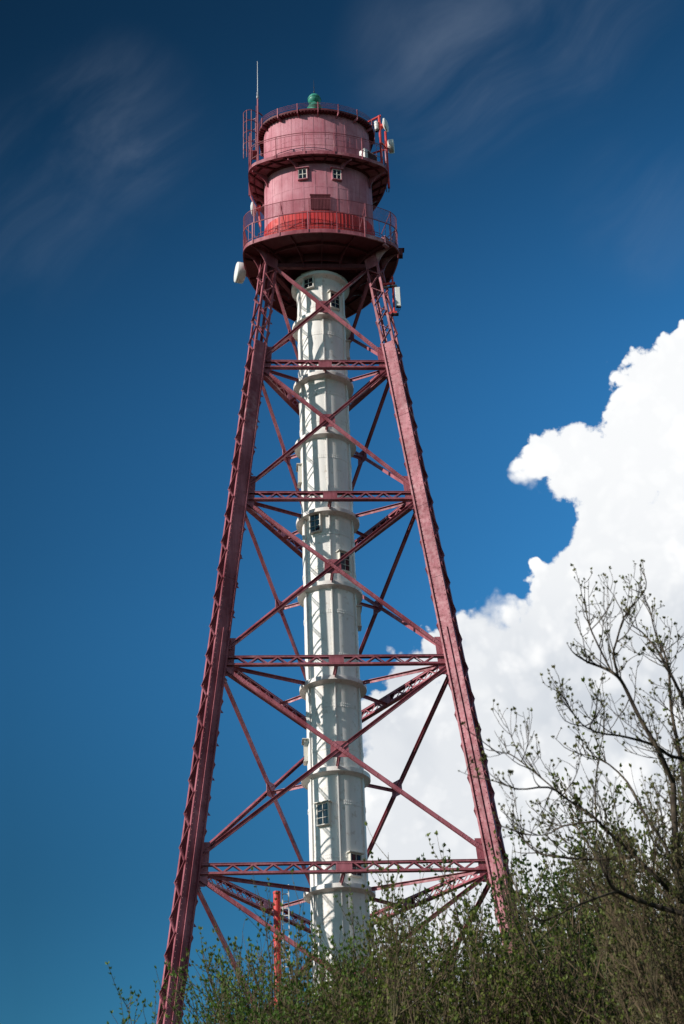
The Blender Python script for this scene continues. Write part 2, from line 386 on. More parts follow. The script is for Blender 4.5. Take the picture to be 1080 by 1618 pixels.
# --- horizontal lattice girders with end gussets, one per face and level
def build_girder(z):
    hh = .46; m = MB(); A, B = face_pt(z, -1), face_pt(z, 1); x0 = A.x+.34/.866*.9; x1 = -x0; y = A.y
    for dz in (-1, 1):
        zc = z+dz*(hh/2-.05); yy = -rad(zc)*.5
        m.beam((x0, yy, zc), (x1, yy, zc), .25, .018, (0, 0, 1), off=(0, dz*.04))
        m.beam((x0, yy-.10, zc), (x1, yy-.10, zc), .016, .09); m.beam((x0, yy+.10, zc), (x1, yy+.10, zc), .016, .09)
    gd = m.build('girder', M['steel'], root)
    l = MB(); zt, zb = z+hh/2-.08, z-hh/2+.08; nn = max(8, int(round((x1-x0-1.2)/.40))); nn -= nn % 2; st = (x1-x0-1.2)/nn
    for yy in (-.09, .09):
        for i in range(nn):
            if abs(i+.5-nn/2) < .8: continue
            xa = x0+.6+i*st; xb = xa+st; k = i % 2
            l.beam((xa, y+yy, zb if k else zt), (xb, y+yy, zt if k else zb), .012, .055, (0, 0, 1))
        l.beam((-.33, y+yy, z), (.33, y+yy, z), .016, hh-.16)
    for i in range(8):
        l.rivet((-.28+i*.08, y-.12, zb), (0, -1, 0)); l.rivet((-.28+i*.08, y-.12, zt), (0, -1, 0))
    l.build('lacing', M['steel'], gd)
    for sx in (-1, 1):
        gp = MB(); zz = lambda dz: face_pt(z+dz, sx)
        ins = lambda p, d: Vector((p.x-sx*d, p.y, p.z))
        gp.plate([ins(zz(-.72), .30), ins(zz(1.15), .30), ins(zz(1.15), .72), ins(zz(-.45), .80), ins(zz(-.72), .74)], .022, fn)
        for dz in np.arange(-.6, 1.05, .19):
            gp.rivet(ins(zz(dz), .45)+fn*.012, fn); gp.rivet(ins(zz(dz), .62)+fn*.012, fn)
        gp.build('gusset_plate', M['steel'], gd)
    for k in (1, 2): copyo(gd, root, rz=k*2*PI/3)
for z in LV[1:6]: build_girder(z)

# --- crossed diagonals of each bay
CROSS = []
def build_bay(i):
    zt, zb = LV[i]-.36, LV[i+1]+.62
    if i == 0: zt = LV[0]-.1
    if i == 5: zb = LV[6]+.3
    At, Bt, Ab, Bb = [face_pt(z, s) for z, s in ((zt, -1), (zt, 1), (zb, -1), (zb, 1))]
    ins = .42
    At.x += ins; Ab.x += ins; Bt.x -= ins; Bb.x -= ins
    f = (-At.x)/(-At.x+Bb.x); X = At.lerp(Bb, f); CROSS.append(X.copy())
    # falling diagonal: plated angle pair, in front at the crossing
    d = MB(); o = fn*.035; sec = .145 if i < 3 else .16
    d.beam(At+o, Bb+o, .014, sec, fn.cross(Vector((0, 0, 1))).cross(fn)) if False else None
    tdir = (Bb-At).normalized(); n = fn; sd = tdir.cross(n)
    d.beam(At+n*.10, Bb+n*.10, sec, .016, n)                    # front plate
    lo = sd if sd.z < 0 else -sd
    d.beam(At+n*.03+lo*(sec/2-.008), Bb+n*.03+lo*(sec/2-.008), .016, .13, n)
    d.beam(At+n*.03-lo*(sec/2-.008), Bb+n*.03-lo*(sec/2-.008), .016, .13, n)
    L = (Bb-At).length; s = .4
    while s < L-.3:
        near = abs(s-f*L) < .7 or s < 1.2 or s > L-1.2
        for e in ((-.05, .05) if near else (0.02,)): d.rivet(At+tdir*s+n*.108+lo*e, n, .028, .02)
        s += .13 if near else .62
    a = d.build('diagonal', M['steel'], root)
    # rising diagonal: channel open to the front
    d = MB(); tdir = (Bt-Ab).normalized(); sd = tdir.cross(n); lo = sd if sd.z < 0 else -sd
    d.beam(Ab-n*.06, Bt-n*.06, sec, .016, n)
    d.beam(Ab+n*.0+lo*(sec/2-.008), Bt+n*.0+lo*(sec/2-.008), .016, .12, n)
    d.beam(Ab+n*.0-lo*(sec/2-.008), Bt+n*.0-lo*(sec/2-.008), .016, .12, n)
    b = d.build('diagonal', M['steel'], root)
    gp = MB(); w, h = .40, .36
    gp.plate([X+Vector((-w, 0, -h)), X+Vector((w, 0, -h)), X+Vector((w*.92, 0, h)), X+Vector((-w*.92, 0, h))], .02, fn)
    for x in (-.32, .32):
        for zz in (-.28, -.14, .14, .28): gp.rivet(X+Vector((x, 0, zz))+fn*.01, fn)
    gp.build('crossing_plate', M['steel'], a)
    for k in (1, 2):
        copyo(a, root, rz=k*2*PI/3); copyo(b, root, rz=k*2*PI/3)
for i in range(6): build_bay(i)

# --- white stair tube
TR = 1.25; TT = Z(51.2)
m = MB(); m.lathe([(TR, 0.0), (TR, TT)], 72)
tube = m.build('stair_tube', M['white'], root, smooth=True)
RINGZ = sorted([z-.20 for z in LV[1:6]]+[X.z-.28 for X in CROSS])
seam = MB(); riv = MB()
for k in range(6):
    a = k*PI/3; d = Vector((math.sin(a), -math.cos(a), 0)); seam.box(d*(TR+.035)+Vector((0, 0, TT/2)), (.05, .09, TT-.02), a)
    zz = .3
    while zz < TT:
        for sgn in (-1, 1):
            aa = a+sgn*.075; dd = Vector((math.sin(aa), -math.cos(aa), 0)); riv.rivet(dd*TR+Vector((0, 0, zz)), dd, .018, .014)
        zz += .25
seam.build('seam_flange', M['white'], tube)
edges = sorted(RINGZ+[0.0, TT])
for z0, z1 in zip(edges[:-1], edges[1:]):
    for zz in (z0+(z1-z0)*.28, z0+(z1-z0)*.74):
        hs = MB(); hs.lathe([(TR+.001, zz-.10), (TR+.012, zz-.10), (TR+.012, zz+.10), (TR+.001, zz+.10)], 72)
        for j in range(84):
            aa = 2*PI*j/84; dd = Vector((math.sin(aa), -math.cos(aa), 0))
            if (j*PI/42) % (PI/3) < .06: continue
            for e in (-.06, .06): riv.rivet(dd*(TR+.012)+Vector((0, 0, zz+e)), dd, .022, .020)
        hs.build('plate_joint', M['white'], tube, smooth=True)
tag(riv.build('rivets', M['white'], tube, recalc=False), kind='stuff')
rm = MB(); rm.lathe([(TR+.004, -.10), (TR+.10, -.04), (1.50, .0), (1.535, .0), (1.535, .19), (TR+.004, .21)], 72)
rg0 = None
for z in RINGZ+[TT-.22]:
    if rg0 is None: rg0 = rm.build('tube_ring', M['white'], root, smooth=True); rg0.location.z = z
    else: copyo(rg0, root, loc=(0, 0, z))
bs = MB(); bs.lathe([(1.9, 0.0), (1.9, .5), (1.3, .6)], 48); bs.build('footing', M['concrete'], tube)

# --- horizontal struts from the legs and face centres to the tube
def strut(p0, p1, w, h):
    m = MB(); m.beam(p0, p1, w, .018, (0, 0, 1), off=(0, h/2)); m.beam(p0, p1, .018, h); return m.build('strut', M['steel'], root)
for z in LV[1:6]:
    s0 = strut((0, -rad(z)+.38, z-.16), (0, -1.5, z-.10), .17, .15)
    s0.rotation_euler = (0, 0, -PI/3)
    for k in (1, 2): copyo(s0, root, rz=-PI/3+k*2*PI/3)
    s1 = strut((0, -rad(z)*.5+.10, z-.24), (0, -1.46, z-.05), .17, .14)
    for k in (1, 2): copyo(s1, root, rz=k*2*PI/3)
for X in CROSS:
    s1 = strut((0, X.y+.06, X.z-.16), (0, -1.46, X.z-.14), .15, .14)
    for k in (1, 2): copyo(s1, root, rz=k*2*PI/3)

# --- windows
def build_window(w, h, nx, nz, deep, matf, parent, bar=.016, hood=True):
    """built facing -Y around the origin, back face at y=0"""
    m = MB(); t = .038
    for sx in (-1, 1): m.box((sx*(w/2+t/2), -deep/2, 0), (t, deep, h+2*t))
    m.box((0, -deep/2, h/2+t/2), (w, deep, t)); m.box((0, -deep/2-.01, -h/2-t/2), (w, deep+.04, t))
    if hood: m.box((0, -deep/2-.03, h/2+t+.022), (w+.26, deep+.10, .04))
    wd = m.build('window', matf, parent)
    p = MB(); p.box((0, -deep+.05, 0), (w-.006, .015, h-.006)); p.build('pane', M['glass'], wd)
    b = MB()
    for i in range(1, nx): b.box((-w/2+w*i/nx, -deep+.03, 0), (bar, .03, h))
    for i in range(1, nz): b.box((0, -deep+.034, -h/2+h*i/nz), (w, .03, bar))
    for sx in (-1, 1): b.box((sx*(w/2-bar/2), -deep+.03, 0), (bar, .03, h)); b.box((0, -deep+.031, sx*(h/2-bar/2)), (w, .03, bar))
    b.build('sash', M['cream'], wd)
    return wd
w0 = None
for az, h in ((-30, 50.75), (30, 49.45), (90, 47.0), (-90, 39.5), (-30, 36.2), (30, 34.1), (90, 31.7), (-90, 25.1), (-30, 21.85), (30, 19.6), (150, 45.2), (-150, 41.4), (150, 29.8), (-150, 27.2), (90, 17.0), (-90, 10.6), (-30, 7.3), (30, 5.0)):
    a = R(az); d = Vector((math.sin(a), -math.cos(a), 0)); loc = d*(TR-.06)+Vector((0, 0, Z(h)))
    if w0 is None: w0 = build_window(.52, .92, 2, 3, .20, M['cream'], root); w0.location = loc; w0.rotation_euler = (0, 0, a)
    else: copyo(w0, root, loc=loc, rz=a)

# --- lantern house: rounded three-cornered plan, corners over the legs
class Shape:
    """rounded triangle: corner circles of radius rc at distance c from the axis"""
    def __init__(s, c, rc): s.c, s.rc = c, rc
    def __add__(s, d): return Shape(s.c, s.rc+d)
    def __sub__(s, d): return Shape(s.c, s.rc-d)
    def half(s, o): return Shape((s.c+o.c)/2, (s.rc+o.rc)/2)
def plan(th, S):
    """point on the plan whose outward normal has bearing th"""
    n = Vector((math.sin(th), -math.cos(th), 0)); near = round(math.degrees(th)/60)*60 % 360
    if near in (60, 180, 300): a = R(near); return Vector((S.c*math.sin(a), -S.c*math.cos(a), 0))+n*S.rc
    a = R(near+180); return Vector((S.c*math.sin(a), -S.c*math.cos(a), 0))+n*(S.c*math.sqrt(3)+S.rc)
def loop(rc, z, n=144): return [plan(2*PI*(j+.37)/n, rc)+Vector((0, 0, z)) for j in range(n)]
def even(rc, n, off=0.0):
    """n bearings evenly spaced along the plan outline, first at bearing 0 plus off spacings"""
    K = 1440; pts = [plan(2*PI*j/K, rc) for j in range(K+1)]; cum = [0]
    for a, b in zip(pts[:-1], pts[1:]): cum.append(cum[-1]+(b-a).length)
    out = []
    for i in range(n):
        s = ((i+off)/n*cum[-1]) % cum[-1]; out.append(2*PI*float(np.interp(s, cum, range(K+1)))/K)
    return out
RD, RL, RU, RR, HB = Shape(1.6, 1.545), Shape(3.6, .91), Shape(3.3, .88), Shape(1.8, 1.68), Shape(2.1, .35)
zf, zu, zr = Z(52.15), Z(57.75), Z(61.15)
m = MB(); m.loops([loop(RD, zf-.1), loop(RD, zr+.05)])
drum = m.build('lantern_house_wall', M['drum'], root, smooth=True)
m = MB()
for th in even(RD, 30, .5):
    n = Vector((math.sin(th), -math.cos(th), 0)); q = plan(th, RD)
    m.box(q+n*.004+Vector((0, 0, (zf+zr)/2)), (.10, .012, zr-zf-.1), th)
m.loops([loop(RD+.001, zu-1.9), loop(RD+.008, zu-1.9), loop(RD+.008, zu-1.78), loop(RD+.001, zu-1.78)])
m.loops([loop(RD+.001, zu+1.55), loop(RD+.008, zu+1.55), loop(RD+.008, zu+1.65), loop(RD+.001, zu+1.65)])
m.build('wall_seams', M['drum'], drum)
# red base storey, of upright boards
m = MB(); m.loops([loop(RD+.002, zf), loop(RD+.035, zf), loop(RD+.035, Z(54.2)), loop(RD+.002, Z(54.2))])
for th in even(RD, 96): 
    n = Vector((math.sin(th), -math.cos(th), 0)); m.box(plan(th, RD+.035)+Vector((0, 0, Z(53.2))), (.03, .03, 2.0), th)
m.build('base_cladding', M['redband'], drum)
# louvre on the front
m = MB(); yq = plan(0, RD).y
for x in np.linspace(-.5, .5, 15): m.box((x-.02, yq-.06, Z(54.72)), (.035, .09, .95))
m.box((-.02, yq-.07, Z(55.21)), (1.1, .1, .05)); m.box((-.02, yq-.02, Z(54.72)), (1.04, .03, .94))
m.build('louvre', M['soffit'], drum)
wdr = None
for k in range(3):
    for sx in (-1, 1):
        th = k*2*PI/3+sx*R(12.0)
        q = plan(th, RD-.04); q.z = Z(56.72)
        if wdr is None: wdr = build_window(.46, .68, 2, 2, .16, M['drum'], root, .034); wdr.location = q; wdr.rotation_euler = (0, 0, th)
        else: copyo(wdr, root, loc=q, rz=th)
# roof
m = MB()
cone = lambda f, z: [Vector((p.x*f, p.y*f, z)) for p in loop(RR, 0)]
m.loops([loop(RD-.2, zr-.03), loop(RR-.03, zr-.03), loop(RR, zr-.03), loop(RR, zr+.10), cone(.97, zr+.12), cone(.5, zr+.75), cone(.12, zr+1.15)])
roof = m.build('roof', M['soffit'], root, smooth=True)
m = MB()
for th in even(RR, 108):
    n = Vector((math.sin(th), -math.cos(th), 0)); m.beam(plan(th, RD+.02)+Vector((0, 0, zr-.06)), plan(th, RR-.02)+Vector((0, 0, zr-.06)), .06, .05)
m.build('soffit_battens', M['soffit'], roof)
m = MB()
for dz in (.18, .27, .36, .46): m.tube([plan(2*PI*j/90, RR+.03)+Vector((0, 0, zr+dz)) for j in range(90)], .011, 5, closed=True)
rrail = m.build('roof_railing', M['steel'], root)
for th in even(RR, 18):
    n = Vector((math.sin(th), -math.cos(th), 0)); p = MB(); q = plan(th, RR+.03)
    p.beam(q+Vector((0, 0, zr-.22)), q+Vector((0, 0, zr+.5)), .05, .05, n)
    p.plate([q-n*.02+Vector((0, 0, zr-.04)), q-n*.02+Vector((0, 0, zr-.24)), plan(th, RD+.02)+Vector((0, 0, zr-.30)), plan(th, RD+.02)+Vector((0, 0, zr-.06))], .05, n.cross(Vector((0, 0, 1))))
    p.build('post', M['steel'], rrail)
# green ventilator cupola
m = MB(); pr = [(.52, zr+.9), (.50, zr+1.2), (.34, zr+1.5), (.30, zr+2.0), (.37, zr+2.12), (.38, zr+2.22), (.29, zr+2.3), (.28, zr+2.75), (.40, zr+2.9), (.44, zr+2.98), (.40, zr+3.06), (.34, zr+3.10)]
cz = Z(64.83)
pr += [(.375*math.cos(a), cz+.375*math.sin(a)) for a in np.linspace(-1.0, 1.5, 14)]
m.lathe(pr, 32)
for k in range(16):
    a = 2*PI*k/16; m.beam((.375*math.cos(a), .375*math.sin(a), cz-.03), (.36*math.cos(a), .36*math.sin(a), cz+.1), .012, .012)
m.lathe([(.376, cz-.03), (.395, cz-.03), (.395, cz+.02), (.376, cz+.02)], 32)
cup = m.build('cupola', M['green'], root, smooth=True)
m = MB(); m.tube([(0, 0, cz+.34), (0, 0, Z(66.4))], [.02, .008], 6); m.lathe([(.03, cz+.6), (.045, cz+.64), (.03, cz+.68)], 10); m.lathe([(.02, cz+.95), (.035, cz+.98), (.02, cz+1.01)], 10)
m.build('spike', M['dark'], cup)

# galleries
def gallery(zz, rc, thick, npost, off, name, height, rails, nbal, brk, joists, drop):
    m = MB(); m.loops([loop(RD+.01, zz-thick), loop(rc-.02, zz-thick), loop(rc, zz-thick), loop(rc, zz), loop(RD+.01, zz)])
    fl = m.build('gallery_floor', M['drum' if brk else 'soffit'], root)  # upper underside lighter to paint in light; lower floor darkened for shade
    r_ = MB(); r_.loops([loop(rc+.002, zz-thick-.06), loop(rc+.035, zz-thick-.06), loop(rc+.035, zz+.10), loop(rc+.002, zz+.10)]); r_.loops([loop(rc+.036, zz-thick-.06), loop(rc+.075, zz-thick-.06), loop(rc+.075, zz-thick-.035), loop(rc+.036, zz-thick-.035)]); r_.build('rim', M['steel'], fl)
    j_ = MB()
    for th in even(rc, joists, .5):
        n = Vector((math.sin(th), -math.cos(th), 0)); j_.beam(plan(th, RD+.02)+Vector((0, 0, zz-thick-.06)), plan(th, rc-.02)+Vector((0, 0, zz-thick-.05)), .07, .11)
    j_.loops([loop(RD+.005, zz-thick-.16), loop(RD+.06, zz-thick-.16), loop(RD+.06, zz-thick), loop(RD+.005, zz-thick)])
    mid = RD.half(rc)+.1
    if brk: j_.loops([loop(mid, zz-thick-.10), loop(mid+.04, zz-thick-.10), loop(mid+.04, zz-thick-.002), loop(mid, zz-thick-.002)])
    j_.build('joists', M['soffit'], fl)
    for th in brk:
        n = Vector((math.sin(th), -math.cos(th), 0)); b = MB(); a = plan(th, RD+.02); c = plan(th, rc-.04); z1 = zz-thick-.11; L = (c-a).length
        poly = [a+Vector((0, 0, z1)), c+Vector((0, 0, z1)), c+Vector((0, 0, z1-.12))]+[a.lerp(c, .08+.92*(1-math.sin(t)))+Vector((0, 0, z1-.12-(drop-.12)*(1-math.cos(t)))) for t in np.linspace(.2, PI/2, 8)]+[a+Vector((0, 0, z1-drop))]
        b.plate(poly, .05, n.cross(Vector((0, 0, 1)))); b.build('bracket', M['steel'], fl)
    rl = MB(); 
    for dz, rr in rails: rl.tube([plan(2*PI*j/90, rc+.03)+Vector((0, 0, zz+dz)) for j in range(90)], rr, 6, closed=True)
    for th in even(rc+.03, nbal, .25):
        q = plan(th, rc+.03); rl.beam(q+Vector((0, 0, zz+rails[-1][0])), q+Vector((0, 0, zz+rails[1][0])), .022, .012, (math.sin(th), -math.cos(th), 0))
    rail = rl.build('railing', M['steel'], root)
    for th in even(rc+.03, npost, off):
        q = plan(th, rc+.05); p = MB(); n = Vector((math.sin(th), -math.cos(th), 0)); p.beam(q+Vector((0, 0, zz-.15)), q+Vector((0, 0, zz+height)), .055, .05, n); p.build('post', M['steel'], rail)
    return fl, rail
flu, rlu = gallery(zu, RU, .10, 15, .5, 'upper', 1.4, ((1.4, .024), (1.27, .014), (.5, .016)), 60, [k*2*PI/3+s*R(15) for k in range(3) for s in (-1, 1)]+[R(60), R(180), R(300)], 30, .75)
fll, rll = gallery(zf, RL, .12, 17, .5, 'lower', 1.25, ((1.22, .03), (1.2, .012), (.22, .016)), 68, [], 0, .6)
# wire mesh screen above the lower rail
m = MB()
for dz in np.arange(1.28, 2.12, .07): m.tube([plan(2*PI*j/72, RL+.03)+Vector((0, 0, zf+dz)) for j in range(72)], .0055, 3, closed=True)
for th in even(RL+.03, 330):
    q = plan(th, RL+.03); m.beam(q+Vector((0, 0, zf+1.25)), q+Vector((0, 0, zf+2.12)), .010, .008)
m.build('mesh_screen', M['steel'], rll)
m = MB(); m.tube([plan(2*PI*j/90, RL+.03)+Vector((0, 0, zf+2.13)) for j in range(90)], .02, 6, closed=True)
for th in even(RL+.03, 17, .56):
    q = plan(th, RL+.04); n = Vector((math.sin(th), -math.cos(th), 0))
    m.beam(q+Vector((0, 0, zf+1.2)), q+Vector((0, 0, zf+2.15)), .05, .04, n)
    m.tube([q+Vector((0, 0, zf+2.05)), plan(th, RL-.75)+Vector((0, 0, zf+1.15))], .022, 6); 
m.tube([plan(2*PI*j/90, RL-.75)+Vector((0, 0, zf+1.15)) for j in range(90)], .018, 6, closed=True)
m.build('screen_frame', M['steel'], rll)
# understructure of the lower gallery: ring plate, curved brackets, top beams between the legs
m = MB()
for k in range(3):
    a = face_pt(Z(51.35), -1); b = face_pt(Z(51.35), 1); rot = Matrix.Rotation(k*2*PI/3, 3, 'Z')
    m.beam(rot @ (a+Vector((.3, 0, 0))), rot @ (b-Vector((.3, 0, 0))), .22, .24)
m.loops([loop(HB, zf-.13), loop(HB, zf-.60), loop(HB-.05, zf-.60), loop(HB-.05, zf-.13)])
m.loops([[p*.02+Vector((0, 0, zf-.14)) for p in loop(HB, 0)], loop(RD, zf-.14)])
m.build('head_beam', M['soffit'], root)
for th in even(RL, 15, 0.0):
    n = Vector((math.sin(th), -math.cos(th), 0)); b = MB(); a = plan(th, HB-.05); c = plan(th, RL-.03); z1 = zf-.13; drop = .85
    poly = [a+Vector((0, 0, z1)), c+Vector((0, 0, z1)), c+Vector((0, 0, z1-.10))]+[a.lerp(c, .05+.95*(1-math.sin(t)))+Vector((0, 0, z1-.10-(drop-.10)*(1-math.cos(t)))) for t in np.linspace(.15, PI/2, 9)]+[a+Vector((0, 0, z1-drop))]
    b.plate(poly, .03, n.cross(Vector((0, 0, 1)))); b.build('bracket', M['soffit'], fll)
for az in (60, 180, 300):      # pairs of big curved gussets spreading from each leg head to the rim
    for s in (-1, 1):
        th = R(az+s*9); tg = Vector((math.cos(R(az)), math.sin(R(az)), 0))*s*.33; n = Vector((math.sin(R(az)), -math.cos(R(az)), 0)); b = MB()
        rr = rad(Z(50.6)); base = n*(rr+.2)+tg; out = n*(RL.c+RL.rc-.06)+tg; z1 = zf-.14
        poly = [base+Vector((0, 0, z1)), out+Vector((0, 0, z1))]+[base.lerp(out, 1-math.sin(t))+Vector((0, 0, z1-1.35*(1-math.cos(t))-.06)) for t in np.linspace(0.05, PI/2, 9)]
        b.plate(poly, .03, tg); b.build('bracket', M['steel'], fll)

# ladder cage, posts and antenna frame on the lantern house
def pl(l): return [Vector(p) for p in l]
m = MB(); cx, cy = -3.68, .10
for z in (63.0, 63.8, 64.6, 65.4): m.tube([(cx+.40*math.cos(a), cy+.40*math.sin(a), z) for a in np.linspace(R(25), R(335), 18)], .022, 6)
for k in range(7):
    a = R(40+k*40); m.tube([(cx+.40*math.cos(a), cy+.40*math.sin(a), 62.2 if k % 2 else 62.5), (cx+.40*math.cos(a), cy+.40*math.sin(a), 65.42)], .024, 5)
for s in (-.2, .2): m.tube([(-3.33, cy+s, 59.5), (-3.33, cy+s, 65.9)], .024, 6)
for z in np.arange(59.7, 65.8, .28): m.tube([(-3.33, cy-.2, z), (-3.33, cy+.2, z)], .012, 5)
m.box((-3.5, cy, 62.35), (.55, .7, .05))
m.build('caged_ladder', M['steel'], root)
m = MB()
for x, y in ((-3.74, .26), (-3.70, -.5)): m.beam((x, y, 60.5-1.0*(y > 0)), (x, y, 63.9-.5*(y < 0)), .09, .09)
m.beam((-3.74, .26, 62.3), (-3.3, .2, 62.3), .06, .06); m.tube([(-3.72, .26, 60.3), (-3.66, .26, 59.4), (-3.5, .2, 58.9)], .045, 6)
m.build('ladder_post', M['steel'], root)
m = MB(); P1, P2 = (3.62, -.52), (4.0, .06)
m.tube([(P1[0], P1[1], 60.5), (P1[0], P1[1], 64.85)], .075, 10); m.tube([(P2[0], P2[1], 60.0), (P2[0], P2[1], 64.2)], .07, 10)
for z in (61.0, 62.9): m.beam((P1[0], P1[1], z), (P2[0], P2[1], z+.05), .08, .08)
m.beam((2.9, -.2, 64.6), (P1[0]+.1, P1[1]-.02, 64.86), .10, .08); m.beam((2.9, -.6, 61.3), (P1[0], P1[1], 61.3), .09, .09); m.beam((3.0, .1, 62.5), (P2[0], P2[1], 62.9), .08, .08); m.beam((3.2, .1, 60.5), (P2[0], P2[1], 60.6), .08, .08)
m.build('antenna_frame', M['redpipe'], root)
m = MB(); m.tube([(3.66, -.45, 62.0), (3.72, -.4, 60.9), (3.8, -.2, 60.0), (3.85, -.05, 59.6), (3.98, .05, 59.7), (4.02, .05, 60.1)], .022, 6); m.tube([(3.9, .0, 63.5), (3.8, -.2, 62.4), (3.82, -.2, 60.8)], .018, 6)
m.build('cable', M['dark'], root)

# ------------------------------------------------------------------ equipment mounted on the tower (things of their own)
rotM = Matrix.Rotation(PSI, 3, 'Z')
def wp(p): return rotM @ Vector(p)
def dish(name, p, aim, r, depth, label, shroud=False, back=True, roof=None):
    o = empty(name, wp(p)); tag(o, label, 'dish antenna'); a = Vector(aim).normalized(); q = a.to_track_quat('Z', 'Y')
    if shroud: pr = [(.02, -depth*.5), (r*.6, -depth*.5), (r*.93, -depth*.38), (r, -depth*.25), (r, depth*.42), (r*.98, depth*.47), (r*.9, depth*.53), (r*.4, depth*.58), (.01, depth*.59)]
    else: pr = [(.02, -depth*.55), (r*.5, -depth*.4), (r*.9, -depth*.06), (r, .0), (r, .06), (r*.97, .09), (r*.6, .15), (.01, .17)]
    MB().lathe(pr, 40, axis=a).build('reflector', M['plastic'], o, smooth=True)
    b = MB(); b.lathe([(.10, -depth*.5-.22), (.13, -depth*.5-.2), (.13, -depth*.5+.02)], 16, axis=a); b.box(tuple(-a*(depth*.5+.14)), (.16, .16, .3))
    if back: b.beam(tuple(-a*(depth*.5+.1)), tuple(-a*(depth*.5+.1)+Vector(back if back is not True else (0, 0, -.3))), .09, .09)
    b.build('bracket', M['redpipe'] if name != 'dish_antenna' or not shroud else M['steel'], o)
    return o
dish('dish_antenna', (-4.22, -.05, 53.85), (-1, -.28, .03), .56, .50, 'white drum-shaped dish antenna on the left under the lower gallery', True, (.55, .1, .0))
dish('dish_antenna', (-3.50, -.3, 58.05), (-1, .1, 0), .40, .3, 'round white dish antenna behind the mesh screen on the left of the lower gallery', False, (.1, .1, -1.2))
dish('dish_antenna', (3.92, -.56, 64.1), (1, -.35, .05), .40, .22, 'upper white dish antenna on the red pipe frame at the right of the lantern house', False, (-.02, .0, -.2))
dish('dish_antenna', (4.26, .12, 63.15), (.95, -.1, 0), .40, .34, 'lower off-white dish antenna at the outer red pipe right of the upper gallery', True, (-.05, -.05, .1))
o = empty('radio_unit', wp((3.43, -.55, 64.05))); tag(o, 'small white canister on the left side of the red antenna pipe', 'radio unit')
MB().lathe([(.02, -.30), (.10, -.30), (.115, -.28), (.115, -.1), (.10, -.09), (.10, -.07), (.115, -.06), (.115, .12), (.10, .13), (.10, .15), (.115, .16), (.115, .28), (.09, .32), (.02, .33)], 20).build('canister', M['plastic'], o, smooth=True)
m = MB(); m.beam((.0, .0, -.32), (.2, .02, -.36), .07, .1); m.lathe([(.08, -.42), (.09, -.3)], 12); m.beam((.0, .0, -.2), (.2, .03, -.2), .05, .05); m.build('bracket', M['dark'], o)
# panel antenna on the right-hand leg
o = empty('panel_antenna', wp((3.88, -1.84, 50.3))); tag(o, 'upright white panel antenna on a red pipe beside the right leg head', 'panel antenna')
m = MB(); m.box((.0, 0, .60), (.27, .14, 1.22)); m.box((0, -.075, .6), (.22, .03, 1.16)); m.build('panel', M['plastic'], o)
m = MB(); m.box((0, 0, -.03), (.25, .13, .04)); [m.tube([(x, 0, -.05), (x, 0, -.18), (x-.1, .02, -.3)], .014, 5) for x in (-.08, 0, .08)]; m.tube([(-.08, 0, -.15), (.0, .02, -.42), (-.16, .05, -.36), (-.24, .05, -.1)], .012, 5); m.build('connector', M['dark'], o)
m = MB(); m.tube([(-.23, .02, -.55), (-.22, .02, 1.95)], .055, 10)
for z in (-.35, 1.55): m.beam((-.75, .0, z-.1), (-.1, .02, z), .09, .11)
m.build('mounting_pipe', M['redpipe'], o)
m = MB(); m.box((-.2, 0, 1.32), (.36, .16, .09)); m.beam((-.72, .02, 1.28), (-.2, .02, 1.3), .08, .08); m.beam((-.1, 0, 1.24), (.03, 0, 1.24), .06, .06); m.build('clamp', M['dark'], o)
m = MB(); m.box((-.2, 0, -.5), (.36, .16, .09)); m.beam((-.5, .02, -.52), (-.2, .02, -.5), .08, .08); m.build('clamp', M['dark'], o)
# air conditioner on the upper gallery
aq = plan(R(42), RD+.42); o = empty('air_conditioner', wp((aq.x, aq.y, zu+.02)), PSI+R(42)); tag(o, 'white air conditioning unit with dark grille standing on the upper gallery', 'air conditioner')
m = MB(); m.box((0, 0, .50), (.98, .40, .72)); m.box((-.3, 0, .08), (.1, .4, .12)); m.box((.3, 0, .08), (.1, .4, .12)); m.build('casing', M['plastic'], o)
m = MB(); m.box((.10, -.21, .50), (.70, .02, .60)); m.build('grille', M['dark'], o)
m = MB(); [m.box((.10, -.225, .22+.06*i), (.70, .012, .018)) for i in range(10)]; m.build('grille_bars', M['soffit'], o)
# whip antenna
o = empty('whip_antenna', wp((-3.26, -.95, 59.6))); tag(o, 'thin white whip antenna on a tall dark mast at the left of the lantern house', 'whip antenna')
m = MB(); m.tube([(0, 0, 0), (0, 0, 6.3)], .042, 10); m.beam((0, 0, 1.2), (.35, .3, 1.2), .06, .06); m.beam((0, 0, 5.0), (.25, .3, 5.0), .06, .06); m.build('mast', M['steel'], o)
m = MB(); m.lathe([(.03, 6.0), (.075, 6.05), (.075, 6.2), (.05, 6.3), (.05, 6.5), (.03, 6.55)], 12); m.build('collar', M['grey'], o)
MB().tube([(0, 0, 6.4), (0, 0, 8.95)], [.022, .012], 8).build('rod', M['plastic'], o)
# boxes on the lower gallery
o = empty('junction_box', wp((3.30, -2.62, zf-.02)), PSI+R(48)); tag(o, 'small pink square box hung on the rim of the lower gallery at right', 'box')
m = MB(); m.box((0, -.03, .0), (.34, .18, .52)); m.box((0, -.03, .28), (.40, .24, .03)); m.build('box', M['drum'], o)
m = MB(); [m.box((-.04, -.13, z), (.05, .02, .04)) for z in (-.12, .0, .12)]; m.build('vent', M['dark'], o)
o = empty('floodlight', wp((4.33, -.25, 55.08))); tag(o, 'small dark red floodlight sticking out right below the lower gallery', 'floodlight')
m = MB(); m.box((0, 0, 0), (.30, .34, .42)); m.box((.08, 0, .23), (.34, .38, .03)); m.build('housing', M['soffit'], o); m = MB(); m.beam((-.1, .1, -.05), (-.45, .3, -.3), .07, .07); m.build('bracket', M['soffit'], o)
